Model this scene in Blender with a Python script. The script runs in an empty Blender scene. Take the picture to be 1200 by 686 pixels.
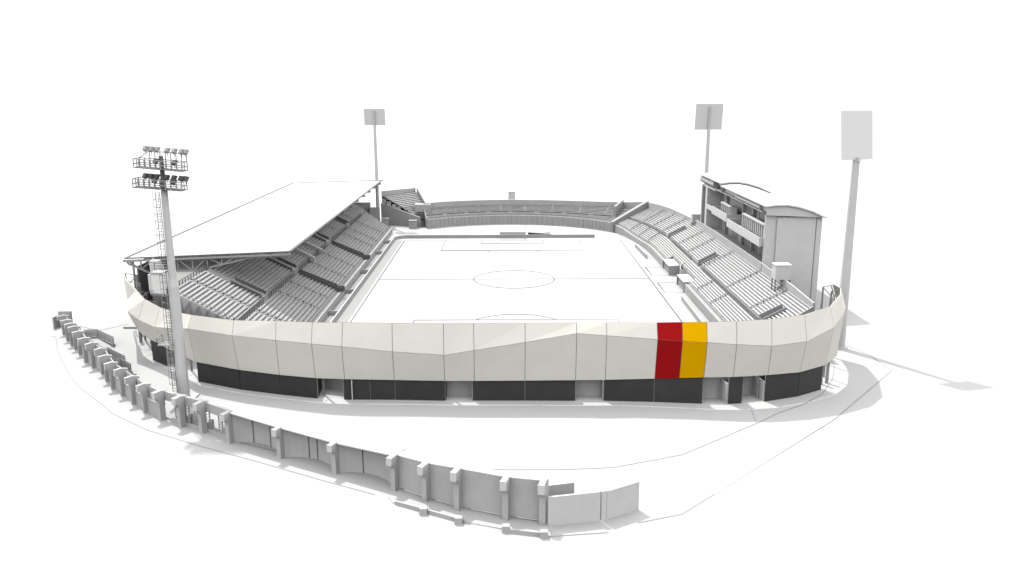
import bpy, bmesh, math, random
from mathutils import Vector, Matrix
random.seed(4)
S = bpy.context.scene
COL = S.collection

# ---------------------------------------------------------------- materials
def mat(name, col, rough=0.85, var=0.03, scale=0.6, spec=0.2):
    m = bpy.data.materials.new(name); m.use_nodes = True
    nt = m.node_tree; b = nt.nodes['Principled BSDF']
    b.inputs['Roughness'].default_value = rough
    b.inputs['Specular IOR Level'].default_value = spec
    tc = nt.nodes.new('ShaderNodeTexCoord')
    nz = nt.nodes.new('ShaderNodeTexNoise'); nz.inputs['Scale'].default_value = scale
    nz.inputs['Detail'].default_value = 4
    nt.links.new(tc.outputs['Object'], nz.inputs['Vector'])
    r = nt.nodes.new('ShaderNodeValToRGB')
    r.color_ramp.elements[0].position = 0.3; r.color_ramp.elements[1].position = 0.7
    r.color_ramp.elements[0].color = (*[c*(1-var) for c in col], 1)
    r.color_ramp.elements[1].color = (*[min(1, c*(1+var)) for c in col], 1)
    nt.links.new(nz.outputs['Fac'], r.inputs['Fac'])
    nt.links.new(r.outputs['Color'], b.inputs['Base Color'])
    return m
M = dict(
 ground=mat('white_ground', (.64, .64, .64), 1, .0, .05, 0),
 strip_shade=mat('painted_shade', (.46, .46, .46), 1, .02, .8, 0),  # grey that carries the shade beside the left stand
 line=mat('grey_line_paint', (.15, .15, .15), 1, 0, 1, 0),
 faint=mat('pale_grey_line', (.42, .42, .42), 1, 0, 1, 0),
 conc=mat('grey_concrete', (.60, .60, .60), .9, .05, .5),
 conc_far=mat('mid_grey_concrete', (.60, .60, .60), .9, .05, .5),
 terr=mat('terrace_concrete', (.50, .50, .50), .9, .05, .7),
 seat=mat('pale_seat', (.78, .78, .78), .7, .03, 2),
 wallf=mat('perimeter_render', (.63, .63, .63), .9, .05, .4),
 seat_shaded=mat('shaded_seat', (.47, .47, .47), .7, .03, 2),  # darker copy of the seat, with the left stand's shade in its colour
 deck=mat('deck_concrete', (.33, .33, .33), .9, .05, .5),
 white=mat('white_paint', (.86, .86, .86), .6, .01, 1),
 light=mat('light_grey_paint', (.80, .80, .80), .6, .03, .5),
 lamp=mat('lamp_panel_grey', (.93, .93, .93), .6, .01, 1),
 mast=mat('mast_steel', (.80, .80, .80), .5, .03, .8),
 steel=mat('grey_steel', (.46, .46, .47), .5, .04, 1),
 dsteel=mat('dark_steel', (.16, .16, .165), .5, .05, 1),
 cream=mat('cream_panel', (.95, .925, .86), .55, .025, .25),
 seam=mat('panel_joint', (.34, .33, .31), .8, 0, 1),
 black=mat('charcoal_panel', (.058, .058, .059), .55, .12, .4),
 bjoint=mat('base_joint', (.55, .55, .55), .7, 0, 1),
 red=mat('red_panel', (.46, .012, .015), .5, .03, .4, 0),
 yellow=mat('yellow_panel', (1.0, .53, .0), .5, .02, .4, 0),
 glass=mat('grey_glazing', (.42, .43, .44), .25, .05, .5, .5),
)

rm = mat('roofing', (.88, .88, .88), .6, .01, 1); M['roofing'] = rm   # part see-through roofing sheet
nt = rm.node_tree; o_ = nt.nodes['Material Output']; mx_ = nt.nodes.new('ShaderNodeMixShader'); tp = nt.nodes.new('ShaderNodeBsdfTransparent')
mx_.inputs[0].default_value = .36; nt.links.new(nt.nodes['Principled BSDF'].outputs[0], mx_.inputs[1]); nt.links.new(tp.outputs[0], mx_.inputs[2]); nt.links.new(mx_.outputs[0], o_.inputs['Surface'])
# ---------------------------------------------------------------- mesh builder
class MB:
    def __init__(s): s.v = []; s.f = []
    def add(s, vs, fs):
        n = len(s.v); s.v += [tuple(v) for v in vs]; s.f += [tuple(i+n for i in f) for f in fs]; return s
    def box(s, x0, y0, z0, x1, y1, z1):
        return s.add([(x0,y0,z0),(x1,y0,z0),(x1,y1,z0),(x0,y1,z0),(x0,y0,z1),(x1,y0,z1),(x1,y1,z1),(x0,y1,z1)],
              [(0,3,2,1),(4,5,6,7),(0,1,5,4),(1,2,6,5),(2,3,7,6),(3,0,4,7)])
    def hexa(s, lo, hi):      # two quads of 4 points
        return s.add(list(lo)+list(hi), [(0,3,2,1),(4,5,6,7),(0,1,5,4),(1,2,6,5),(2,3,7,6),(3,0,4,7)])
    def wall(s, p, q, th, z0, z1, z0b=None, z1b=None):   # vertical wall between plan points
        z0b = z0 if z0b is None else z0b; z1b = z1 if z1b is None else z1b
        d = Vector((q[0]-p[0], q[1]-p[1])); d.normalize(); n = Vector((-d.y, d.x))*th/2
        return s.hexa([(p[0]-n.x,p[1]-n.y,z0),(q[0]-n.x,q[1]-n.y,z0b),(q[0]+n.x,q[1]+n.y,z0b),(p[0]+n.x,p[1]+n.y,z0)],
                      [(p[0]-n.x,p[1]-n.y,z1),(q[0]-n.x,q[1]-n.y,z1b),(q[0]+n.x,q[1]+n.y,z1b),(p[0]+n.x,p[1]+n.y,z1)])
    def bar(s, p, q, w=.1, h=None):
        p = Vector(p); q = Vector(q); h = h or w; d = (q-p)
        if d.length < 1e-4: return s
        d.normalize(); up = Vector((0,0,1)) if abs(d.z) < .95 else Vector((0,1,0))
        a = d.cross(up); a.normalize(); b = a.cross(d); a *= w/2; b *= h/2
        return s.hexa([p-a-b, q-a-b, q+a-b, p+a-b], [p-a+b, q-a+b, q+a+b, p+a+b])
    def tube(s, p, q, r0, r1=None, n=16, cap=True):
        p = Vector(p); q = Vector(q); r1 = r0 if r1 is None else r1; d = (q-p).normalized()
        up = Vector((0,0,1)) if abs(d.z) < .95 else Vector((0,1,0))
        a = d.cross(up).normalized(); b = a.cross(d); vs = []
        for c, r in ((p, r0), (q, r1)):
            for i in range(n):
                t = 2*math.pi*i/n; vs.append(c + a*math.cos(t)*r + b*math.sin(t)*r)
        fs = [(i, (i+1) % n, n+(i+1) % n, n+i) for i in range(n)]
        if cap: fs += [tuple(range(n))[::-1], tuple(range(n, 2*n))]
        return s.add(vs, fs)
    def prism(s, poly, axis_vec):   # poly of 3D points, extruded
        n = len(poly); a = Vector(axis_vec); P = [Vector(p) for p in poly]
        return s.add(P+[p+a for p in P], [tuple(range(n))[::-1], tuple(range(n, 2*n))] + [(i, (i+1) % n, n+(i+1) % n, n+i) for i in range(n)])
    def strip(s, pts, w, z, closed=False, ky=2.6):
        P = [Vector((p[0], p[1])) for p in pts]; n = len(P); L = []; R = []
        for i in range(n):
            a = P[i-1] if (i > 0 or closed) else P[i]; b = P[(i+1) % n] if (i < n-1 or closed) else P[i]
            d = (b-a).normalized(); m = Vector((-d.y, d.x))
            if 0 < i < n-1 or closed:
                d1 = (P[i]-a).normalized(); c = max(.4, m.dot(Vector((-d1.y, d1.x)))); m = m/c
            m = Vector((m.x, m.y*ky))
            L.append(P[i]+m*w/2); R.append(P[i]-m*w/2)
        vs = [(p.x, p.y, z) for p in L]+[(p.x, p.y, z) for p in R]
        rng = range(n if closed else n-1)
        return s.add(vs, [(n+i, n+(i+1) % n, (i+1) % n, i) for i in rng])
    def build(s, name, m, parent=None, org=None, smooth=False):
        me = bpy.data.meshes.new(name); o = org if org is not None else (WORG.get(parent.name, Vector((0,0,0))) if parent else Vector((0,0,0)))
        me.from_pydata([tuple(Vector(v)-o) for v in s.v], [], s.f); me.materials.append(m if not isinstance(m, str) else M[m])
        bm = bmesh.new(); bm.from_mesh(me); bmesh.ops.recalc_face_normals(bm, faces=bm.faces); bm.to_mesh(me); bm.free()
        if smooth:
            for p in me.polygons: p.use_smooth = True
            me.set_sharp_from_angle(angle=math.radians(40))
        ob = bpy.data.objects.new(name, me); COL.objects.link(ob)
        if parent: ob.parent = parent
        else: ob.location = o
        WORG[ob.name] = o
        return ob
WORG = {}
def tag(o, label=None, cat=None, group=None, kind=None):
    if label: o['label'] = label
    if cat: o['category'] = cat
    if group: o['group'] = group
    if kind: o['kind'] = kind
    return o
def thing(name, label, cat, loc, group=None):
    o = bpy.data.objects.new(name, None); COL.objects.link(o); o.location = loc
    o.empty_display_size = .5
    WORG[o.name] = Vector(loc); return tag(o, label, cat, group)
def V2(a): return Vector((a[0], a[1]))
def lerp(a, b, t): return tuple(a[i]+(b[i]-a[i])*t for i in range(len(a)))

# ---------------------------------------------------------------- ground and markings (setting)
g = MB(); g.add([(-4000,-3000,0),(4000,-3000,0),(4000,5000,0),(-4000,5000,0)], [(0,1,2,3)])
tag(g.build('ground', 'ground'), kind='structure')
p = MB(); p.add([(-33.1,-54.4,.02),(33.2,-54.4,.02),(33.2,54.4,.02),(-33.1,54.4,.02)], [(0,1,2,3)])
tag(p.build('pitch', 'ground'), kind='structure')
t = MB(); t.add([(-38,-60,.012),(-33.15,-60,.012),(-33.15,54.3,.012),(-38,54.3,.012)], [(0,1,2,3)])  # flat grey strip: shade along the left touchline painted on the ground
tag(t.build('shade_strip', 'strip_shade'), kind='structure')
pm = MB(); zl = .032; W = 65.0/2; Lh = 53.5; lw = .17
def ring(cx, cy, r, a0, a1, n=64): return [(cx+r*math.cos(math.radians(a0+(a1-a0)*i/n)), cy+r*math.sin(math.radians(a0+(a1-a0)*i/n))) for i in range(n+1)]
pm.strip([(-W,-Lh),(W,-Lh),(W,Lh),(-W,Lh)], lw, zl, True)
pm.strip([(-W,0),(W,0)], lw, zl+.002)
pm.strip(ring(0,0,9.69,0,360)[:-1], lw*1.15, zl+.004, True, ky=2.8)
pm.strip([(W,0),(W,0.01)], lw, zl+.006)
for sg in (1, -1):
    yb = sg*Lh
    pm.strip([(-20.16,yb-sg*.1),(-20.16,yb-sg*16.5),(20.16,yb-sg*16.5),(20.16,yb-sg*.1)], lw, zl+.006, ky=3 if sg > 0 else 1.3)
    pm.strip([(-9.16,yb-sg*.1),(-9.16,yb-sg*5.5),(9.16,yb-sg*5.5),(9.16,yb-sg*.1)], lw, zl+.008)
    c = yb-sg*11; a = math.degrees(math.acos(5.5/9.69))
    pm.strip(ring(0, c, 9.69, -sg*90-a, -sg*90+a, 32), lw, zl+.010)
tag(pm.build('pitch_markings', 'line'), kind='structure')
tb = MB()
tb.strip([(38,13.4),(33.7,13.4),(33.7,3.1),(38,3.1)], .14, .006)
tb.strip([(38,-4.5),(33.7,-4.5),(33.7,-14.7),(38,-14.7)], .14, .008)
tag(tb.build('dugout_marking', 'line'), kind='structure')
ed = MB()
ed.strip([(-38.7,-88.2),(-43.1,-85.5),(-46.3,-81.4)], .06, .036)
ed.strip([(-36.5,-96.8),(-30,-100.2),(-22,-102.6),(-15.3,-103.7),(-8,-104.9),(-1.3,-105.3),(5,-105.3),(11.1,-104.8),(20.1,-101.2),(27,-95.5),(32.8,-90.7),(36.5,-87.3),(40.8,-84.3),(45.4,-79.8),(49.3,-73.3),(52,-67),(53.5,-60)], .09, .037)
ed.strip([(-87,-47),(-85.5,-47.6),(-80,-57.5),(-74.4,-66.1),(-68,-75),(-61.6,-81.9),(-57.5,-86.5),(-50.2,-92.5),(-41.2,-97.9),(-31.8,-103.1),(-23.4,-108),(-16.8,-111.6)], .06, .038)
ed.strip([(11.9,-118.35),(17.0,-116.5),(43.9,-89.3),(60.4,-69.3),(60.4,-61.1),(56,-47),(52,-40)], .10, .039)
ed.strip([(-75.8,-38.9),(-79.4,-43.7),(-85.9,-39.4)], .09, .040)
ed.strip([(33.0,-85.9),(32.4,-90.4)], .08, .041)
tag(ed.build('pavement_edge', 'faint'), kind='structure')
rk = MB()   # the low kerb that steps down on the right
rk.hexa([(17.3,-116.3,0),(44.2,-89.1,0),(43.9,-88.9,0),(17.0,-116.1,0)], [(17.3,-116.3,.02),(44.2,-89.1,.14),(43.9,-88.9,.14),(17.0,-116.1,.02)])
tag(rk.build('kerb', 'light'), kind='structure')
pv = MB()
pts_in = [(-15.2,-112.2),(-11.5,-114.8),(-7.5,-116.9),(-2,-119),(1.9,-120.2),(8.2,-119.4)]
pts_out = [(-14.6,-113.6),(-10.5,-116),(-6.8,-117.9),(-1.4,-119.9),(1.9,-121.2),(8.6,-120.4)]
for a, b, c, d in zip(pts_in, pts_in[1:], pts_out[1:], pts_out): pv.hexa([(*a,0),(*b,0),(*c,0),(*d,0)], [(*a,.1),(*b,.1),(*c,.1),(*d,.1)])
tag(pv.build('pavement', 'ground'), kind='structure')

# ---------------------------------------------------------------- facade ring
T = [(-74.3,-41.9,11.0),(-69.5,-51.6,11.6),(-64.8,-58.6,11.4),(-62.2,-61.7,10.6),(-58.3,-65.25,10.1),(-53.8,-69.7,10.45),(-50.2,-73.2,10.95),(-42.6,-76.85,11.05),(-35.65,-79.25,11.6),(-30.0,-80.85,11.8),(-25.5,-81.4,11.9),(-18.35,-81.6,11.85),(-10.9,-82.1,11.9),(-6.6,-82.15,11.92),(.8,-82.2,11.95),(8.15,-82.4,12.0),(12.45,-82.4,12.02),(19.6,-83.0,12.15),(23.1,-83.4,12.3),(26.5,-83.8,12.4),(30.7,-83.9,12.57),(35.95,-83.05,12.58),(41.35,-81.0,12.7),(46.2,-77.95,13.1),(49.3,-73.6,13.9),(51.9,-67.0,13.3),(53.0,-61.0,12.6)]
K = [(-74.3,-41.9,8.2),(-69.55,-51.6,8.1),(-66.3,-59.4,7.9),(-63.9,-61.9,7.2),(-59.7,-65.8,6.95),(-55.1,-70.3,8.0),(-50.95,-74.25,9.0),(-42.8,-78.2,9.03),(-35.65,-80.6,8.97),(-30.1,-82.2,8.88),(-25.65,-82.7,8.6),(-18.3,-82.9,7.88),(-10.9,-83.4,7.47),(-6.5,-83.45,8.19),(.8,-83.5,9.37),(8.15,-83.7,10.72),(12.45,-83.7,10.36),(19.65,-84.3,9.96),(23.1,-84.7,9.8),(26.55,-85.1,9.7),(30.7,-85.2,9.42),(35.95,-84.4,8.92),(41.8,-82.25,8.92),(46.85,-79.1,10.1),(50.0,-74.6,10.9),(52.6,-67.8,10.4),(53.9,-61.2,9.6)]
B = [(-74.3,-41.2,4.4),(-69.5,-51.2,4.3),(-65.5,-57.8,4.0),(-62.5,-61.3,3.7),(-58.4,-65.1,3.4),(-54.4,-69.1,3.3),(-50.4,-73.1,3.3),(-42.45,-76.95,3.25),(-35.7,-79.25,3.2),(-29.95,-80.95,3.25),(-25.6,-81.45,3.25),(-18.3,-81.65,3.15),(-10.9,-82.15,3.15),(-6.6,-82.2,3.15),(.8,-82.25,3.18),(8.15,-82.45,3.28),(12.5,-82.45,3.31),(19.57,-83.05,3.67),(23.05,-83.45,3.9),(26.5,-83.85,4.1),(30.7,-83.95,4.18),(35.95,-83.1,4.15),(41.25,-81.1,3.87),(46.2,-77.9,3.9),(49.5,-73.7,4.0),(52.2,-67.2,4.1),(53.2,-61.0,4.2)]
for i in range(3, 25):
    tx = Vector((T[i][0]-K[i][0], T[i][1]-K[i][1])).normalized()*.4; K[i] = (K[i][0]+tx.x, K[i][1]+tx.y, K[i][2]-.1)
fac = thing('stadium_facade', 'long curved faceted facade of cream panels above a charcoal base wall', 'facade', (0,-82,0))
def panel(a, b, c, d, name, m, th=.12, gap=.04):
    # a,b bottom edge; c,d top edge (a-b-c-d loop); inset and thicken inward
    P = [Vector(x) for x in (a, b, c, d)]; ctr = sum(P, Vector())/4
    n = (P[1]-P[0]).cross(P[3]-P[0]).normalized()
    if n.y > 0 and abs(n.y) > .2: n = -n
    Q = []
    for i in range(4):
        e1 = (P[(i+1) % 4]-P[i]).normalized(); e0 = (P[i-1]-P[i]).normalized()
        Q.append(P[i]+(e1+e0)*gap)
    mb = MB(); mb.hexa([q-n*th for q in Q], Q)
    return mb.build(name, m, fac)
bk = MB()
for i in range(len(T)-1):
    mm = 'red' if i == 17 else 'yellow' if i == 18 else 'cream'
    u = panel(K[i], K[i+1], T[i+1], T[i], 'upper_panel', mm); l = panel(B[i], B[i+1], K[i+1], K[i], 'lower_panel', mm)
    if i in (17, 18):
        u['label'] = ('deep red' if i == 17 else 'bright yellow')+' upper panel'; l['label'] = ('deep red' if i == 17 else 'bright yellow')+' lower panel'
    for lo, hi in ((B, K), (K, T)):
        q = [Vector(lo[i]), Vector(lo[i+1]), Vector(hi[i+1]), Vector(hi[i])]
        n = (q[1]-q[0]).cross(q[3]-q[0]).normalized()
        if n.y > 0: n = -n
        if i >= 24: n = Vector((1, 0, 0))
        if i < 3: n = Vector((-.9, -.4, 0))
        bk.hexa([x-n*.16 for x in q], [x-n*.085 for x in q])
bk.build('backing_sheet', 'seam', fac)
# inner steel ribs holding the panels
for i in range(0, len(T)):
    if 9 < i < 21 and i % 2: continue
    tx = Vector(T[i]); kx = Vector(K[i]); bx = Vector(B[i])
    c = Vector((0, 0, 0)); inn = (Vector((0, 0, 0))-Vector((tx.x, tx.y, 0))).normalized()
    r = MB(); a = tx+inn*.35-Vector((0,0,.3)); b = kx+inn*.5; d = bx+inn*.4+Vector((0,0,.2)); e = Vector((bx.x, bx.y, 0))+inn*2.0
    r.bar(a, b, .16); r.bar(b, d, .16); f = Vector((e.x, e.y, a.z-.6)); r.bar(a, f, .12); r.bar(b, f, .12); r.bar(d, e+Vector((0,0,3.2)), .12)
    r.bar(e, f, .26)
    r.build('support_rib', 'steel', fac)
# charcoal base wall, in runs with gateways between
BP = [(-61.9,-61.7),(-58.1,-65.2),(-50.3,-72.9),(-42.5,-76.7),(-35.8,-79),(-29.9,-80.7),(-25.9,-81.2),(-22,-81.3),(-18.3,-81.4),(-10.9,-81.9),(-6.9,-81.9),(.8,-82),(8.2,-82.2),(12.3,-82.2),(19.6,-82.8),(26.5,-83.6),(30.2,-83.8),(32.3,-83.5),(35.8,-82.9),(41.4,-80.8),(45.9,-77.9)]
runs = [(0,1),(2,5),(6,9),(10,12),(13,15),(16,17),(18,20)]
def ztop(x):
    for a, b in zip(B, B[1:]):
        if a[0] <= x <= b[0]: return a[2]+(b[2]-a[2])*(x-a[0])/(b[0]-a[0])
    return 3.4
for a, b in runs:
    for i in range(a, b):
        p0, p1 = BP[i], BP[i+1]; d = (V2(p1)-V2(p0)).normalized(); n = Vector((-d.y, d.x))
        if n.y < 0: n = -n
        q0 = V2(p0)+d*.045+n*.15; q1 = V2(p1)-d*.045+n*.15
        m = MB(); m.wall(q0, q1, .22, .02, ztop(p0[0])-.06, None, ztop(p1[0])-.06); m.build('base_panel', 'black', fac)
        m = MB(); m.wall(V2(p0)+n*.2, V2(p1)+n*.2, .12, 0, ztop(p0[0])-.12, None, ztop(p1[0])-.12); m.build('base_backing', 'bjoint', fac)
for (x, y) in [(-24.6,-81.4)]:
    m = MB(); m.box(x-.07, y-.1, 0, x+.07, y+.02, 3.1); m.build('drain_pipe', 'light', fac)
# side returns of the gateways
for p0, ang, mm in [((-29.9,-80.7),95,'black'),((-25.9,-81.2),90,'light'),((-10.9,-81.9),90,'black'),((-6.9,-81.9),90,'light'),((8.2,-82.2),90,'conc'),((12.3,-82.2),88,'light'),((26.5,-83.6),92,'light'),((30.2,-83.8),99,'light'),((32.3,-83.5),97,'black'),((35.8,-82.9),102,'light'),((-50.3,-72.9),60,'black'),((45.9,-77.9),125,'conc')]:
    a = math.radians(ang); d = Vector((math.cos(a), math.sin(a))); q0 = V2(p0)+d*.32; q1 = V2(p0)+d*4.4
    m = MB(); m.wall(q0, q1, .16, 0, 3.0); m.build('gate_return', mm, fac)
for (x, y) in [(-57.0,-64.0),(-55.6,-66.0),(46.7,-75.4),(47.8,-74.9),(-72.6,-41.6),(-68.2,-51.2)]:
    m = MB(); m.box(x-.2, y-.2, 0, x+.2, y+.2, 3.6); m.build('support_post', 'steel', fac)
m = MB(); m.wall((-75.3,-42.0),(-70.4,-42.1),.5,0,.35); m.wall((-70.4,-42.1),(-66,-52),.5,0,.3); m.build('plinth', 'conc', fac)

# ---------------------------------------------------------------- seating stands
def make_stand(root, secs,  walls_top, nl, nu, closed_back=True, mt='terr', ms='seat', pits=(), aisles=(), wallm='conc', side=True, rails=True, bench_w=.46, back_th=.25, lowgap=None):
    """secs: list of (F, W, U, Bk) each (x,y,z); F front wall top, W end of lower tier, U start of upper tier, Bk back.
       the coordinate s runs over section indices (float)"""
    n = len(secs)
    def sec(s):
        i = min(int(s), n-2); t = s-i
        return [Vector(lerp(secs[i][k], secs[i+1][k], t)) for k in range(4)]
    cuts = sorted(set([float(i) for i in range(n)]+[c for pt in pits for c in pt[:2]]+[c for a in aisles for c in a[:2]]+list(lowgap[:2] if lowgap else ())))
    ter = MB(); fw = MB()
    def pit_at(s):
        for pt in pits:
            if pt[0] <= s <= pt[1]: return pt
        return None
    def aisle_at(s, tier):
        for a in aisles:
            if a[0] <= s <= a[1] and tier in a[2]: return True
        return False
    rows = {}
    for s0, s1 in zip(cuts, cuts[1:]):
        if s1-s0 < 1e-6: continue
        A, Bq = sec(s0), sec(s1); mid = (s0+s1)/2; pit = pit_at(mid)
        # front wall
        lg = lowgap[2] if lowgap and lowgap[0] <= mid <= lowgap[1] else 0
        for (P, Q) in ((A, Bq),) if not lg else ():
            fo = (P[0]-P[3]); fo.z = 0; fo.normalize(); fo2 = (Q[0]-Q[3]); fo2.z = 0; fo2.normalize()
            a0, a1 = P[0]+fo*0, Q[0]+fo2*0
            fw.hexa([(a0.x,a0.y,0),(a1.x,a1.y,0),(a1.x-fo2.x*.25,a1.y-fo2.y*.25,0),(a0.x-fo.x*.25,a0.y-fo.y*.25,0)],
                    [(a0.x,a0.y,a0.z),(a1.x,a1.y,a1.z),(a1.x-fo2.x*.25,a1.y-fo2.y*.25,a1.z),(a0.x-fo.x*.25,a0.y-fo.y*.25,a0.z)])
        for tier, (ia, ib, nr) in (('l', (0, 1, nl)), ('u', (2, 3, nu))):
            Pa, Pb, Qa, Qb = A[ia].copy(), A[ib].copy(), Bq[ia].copy(), Bq[ib].copy()
            if tier == 'l':
                for X_, Y_ in ((Pa, Pb), (Qa, Qb)):
                    d = (Y_-X_); d.z = 0; d.normalize(); X_ += d*.9; X_.z += .0
                # flat front walk
                if not lg: ter.add([A[0]-Vector((0,0,.06)), Bq[0]-Vector((0,0,.06)), Qa-Vector((0,0,.06)), Pa-Vector((0,0,.06))], [(0,1,2,3)])
            for k in range(nr):
                t0, t1 = k/nr, (k+1)/nr
                if pit and tier == 'u' and k < pit[2]: continue
                if lg and tier == 'l' and k < lg: continue
                a = Pa.lerp(Pb, t0); b = Qa.lerp(Qb, t0); c = Qa.lerp(Qb, t1); d = Pa.lerp(Pb, t1)
                zt0 = d.z; zt1 = c.z; zb0 = a.z; zb1 = b.z
                if lg and tier == 'l' and k == lg: zb0 = zb1 = 0.05
                if pit and tier == 'u' and k == pit[2]: zb0 = A[2].z; zb1 = Bq[2].z
                ter.add([(a.x,a.y,zb0-.05),(b.x,b.y,zb1-.05),(b.x,b.y,zt1),(a.x,a.y,zt0)], [(0,1,2,3)])
                ter.add([(a.x,a.y,zt0),(b.x,b.y,zt1),(c.x,c.y,zt1),(d.x,d.y,zt0)], [(0,1,2,3)])
                if not aisle_at(mid, tier):
                    u0, u1 = t0+(t1-t0)*(1-bench_w-.06), t0+(t1-t0)*.94
                    e = [Pa.lerp(Pb, u0), Qa.lerp(Qb, u0), Qa.lerp(Qb, u1), Pa.lerp(Pb, u1)]
                    lo = [(e[0].x,e[0].y,zt0+.30),(e[1].x,e[1].y,zt1+.30),(e[2].x,e[2].y,zt1+.30),(e[3].x,e[3].y,zt0+.30)]
                    hi = [(x, y, z+.09) for x, y, z in lo]
                    mb = rows.setdefault((tier, k), MB()); mb.hexa(lo, hi)
                    u2 = u0+(u1-u0)*.55; f = [Pa.lerp(Pb, u2), Qa.lerp(Qb, u2)]
                    mb.hexa([(f[0].x,f[0].y,zt0),(f[1].x,f[1].y,zt1),(e[2].x,e[2].y,zt1),(e[3].x,e[3].y,zt0)],
                            [(f[0].x,f[0].y,zt0+.3),(f[1].x,f[1].y,zt1+.3),(e[2].x,e[2].y,zt1+.3),(e[3].x,e[3].y,zt0+.3)])
                else:
                    # half steps in the aisle
                    e = [Pa.lerp(Pb, t0+(t1-t0)*.5), Qa.lerp(Qb, t0+(t1-t0)*.5), Qa.lerp(Qb, t1-.0001), Pa.lerp(Pb, t1-.0001)]
                    h = (Pb.z-Pa.z)/nr*.5
                    ter.hexa([(e[0].x,e[0].y,zt0-.1),(e[1].x,e[1].y,zt1-.1),(e[2].x,e[2].y,zt1-.1),(e[3].x,e[3].y,zt0-.1)],
                             [(e[0].x,e[0].y,zt0+h),(e[1].x,e[1].y,zt1+h),(e[2].x,e[2].y,zt1+h),(e[3].x,e[3].y,zt0+h)])
        # walkway between tiers
        w0, w1, u0, u1 = A[1], Bq[1], A[2], Bq[2]
        ter.add([(w0.x,w0.y,w0.z),(w1.x,w1.y,w1.z),(u1.x,u1.y,w1.z),(u0.x,u0.y,w0.z)], [(0,1,2,3)])
        if not pit:
            ter.add([(u0.x,u0.y,w0.z),(u1.x,u1.y,w1.z),(u1.x,u1.y,u1.z),(u0.x,u0.y,u0.z)], [(0,1,2,3)])
        else:
            k = pit[2]/nu; e0, e1 = A[2].lerp(A[3], k), Bq[2].lerp(Bq[3], k)
            zf = A[1].z+.0
            ter.add([(u0.x,u0.y,zf),(u1.x,u1.y,zf),(e1.x,e1.y,zf),(e0.x,e0.y,zf)], [(0,1,2,3)])
            ter.add([(e0.x,e0.y,zf),(e1.x,e1.y,zf),(e1.x,e1.y,e1.z+.2),(e0.x,e0.y,e0.z+.2)], [(0,1,2,3)])
    ter.build('terrace', mt, root)
    fw.build('front_wall', wallm, root)
    for key in sorted(rows): rows[key].build('bench_row', ms, root)
    if walls_top is not None:
        bw = MB()
        for i in range(n-1):
            a, b = Vector(secs[i][3]), Vector(secs[i+1][3])
            bw.wall(a, b, back_th, 0, walls_top[i], 0, walls_top[i+1])
        bw.build('back_wall', wallm, root)
    if side:
        for s_ in (0, n-1):
            P = [Vector(x) for x in secs[s_]]; sd = MB()
            dirn = (Vector(secs[1][0])-Vector(secs[0][0])).normalized() if s_ == 0 else (Vector(secs[-2][0])-Vector(secs[-1][0])).normalized()
            th = -dirn*.2
            poly = [(P[0].x,P[0].y,0),(P[0].x,P[0].y,P[0].z+.3),(P[1].x,P[1].y,P[1].z+.3),(P[2].x,P[2].y,P[2].z+.3),(P[3].x,P[3].y,P[3].z+.9),(P[3].x,P[3].y,0)]
            sd.prism(poly, (th.x, th.y, 0)); sd.build('side_wall', wallm, root)
    # vomitory parapets
    for pt in pits:
        for s_ in pt[:2]:
            P = sec(s_); k = pt[2]/nu; e = P[2].lerp(P[3], k); q = P[2]
            pw = MB(); d = (V2(e)-V2(q)).normalized(); n2 = Vector((-d.y, d.x))*.09
            lo = [(q.x-n2.x,q.y-n2.y,P[1].z),(e.x-n2.x,e.y-n2.y,P[1].z),(e.x+n2.x,e.y+n2.y,P[1].z),(q.x+n2.x,q.y+n2.y,P[1].z)]
            hi = [(q.x-n2.x,q.y-n2.y,q.z+.9),(e.x-n2.x,e.y-n2.y,e.z+.9),(e.x+n2.x,e.y+n2.y,e.z+.9),(q.x+n2.x,q.y+n2.y,q.z+.9)]
            pw.hexa(lo, hi); pw.build('vomitory_wall', pt[3] if len(pt) > 3 else 'steel', root)
        if len(pt) > 4 and pt[4]:
            P = sec(pt[0]); Q = sec(pt[1]); k = pt[2]/nu; e0, e1 = P[2].lerp(P[3], k*.45), Q[2].lerp(Q[3], k*.45); f0, f1 = P[2].lerp(P[3], k), Q[2].lerp(Q[3], k)
            z0 = e0.z+.35; z1 = f0.z+.3
            sl = MB(); sl.hexa([(e0.x,e0.y,z0),(e1.x,e1.y,z0),(f1.x,f1.y,z1),(f0.x,f0.y,z1)], [(e0.x,e0.y,z0+.15),(e1.x,e1.y,z0+.15),(f1.x,f1.y,z1+.15),(f0.x,f0.y,z1+.15)])
            sl.build('vomitory_roof', wallm, root)
    # aisle rails: posts and a rail
    if rails:
        for a in aisles:
            P = sec((a[0]+a[1])/2)
            for tier, (ia, ib, nr) in (('l', (0, 1, nl)), ('u', (2, 3, nu))):
                if tier not in a[2] or len(a) > 3: continue
                X_, Y_ = P[ia].copy(), P[ib].copy()
                if tier == 'l': d = Y_-X_; d.z = 0; d.normalize(); X_ += d*.9
                hr = MB()
                for k in range(0, nr, 2):
                    p0 = X_.lerp(Y_, (k+.3)/nr); p1 = X_.lerp(Y_, min(1, (k+2.3)/nr)); p0.z += .1; p1.z += .1
                    up = Vector((0, 0, .8)); hr.bar(p0, p0+up, .08); hr.bar(p1, p1+up, .08); hr.bar(p0+up, p1+up, .08)
                hr.build('handrail', 'steel', root)
    return sec
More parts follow.
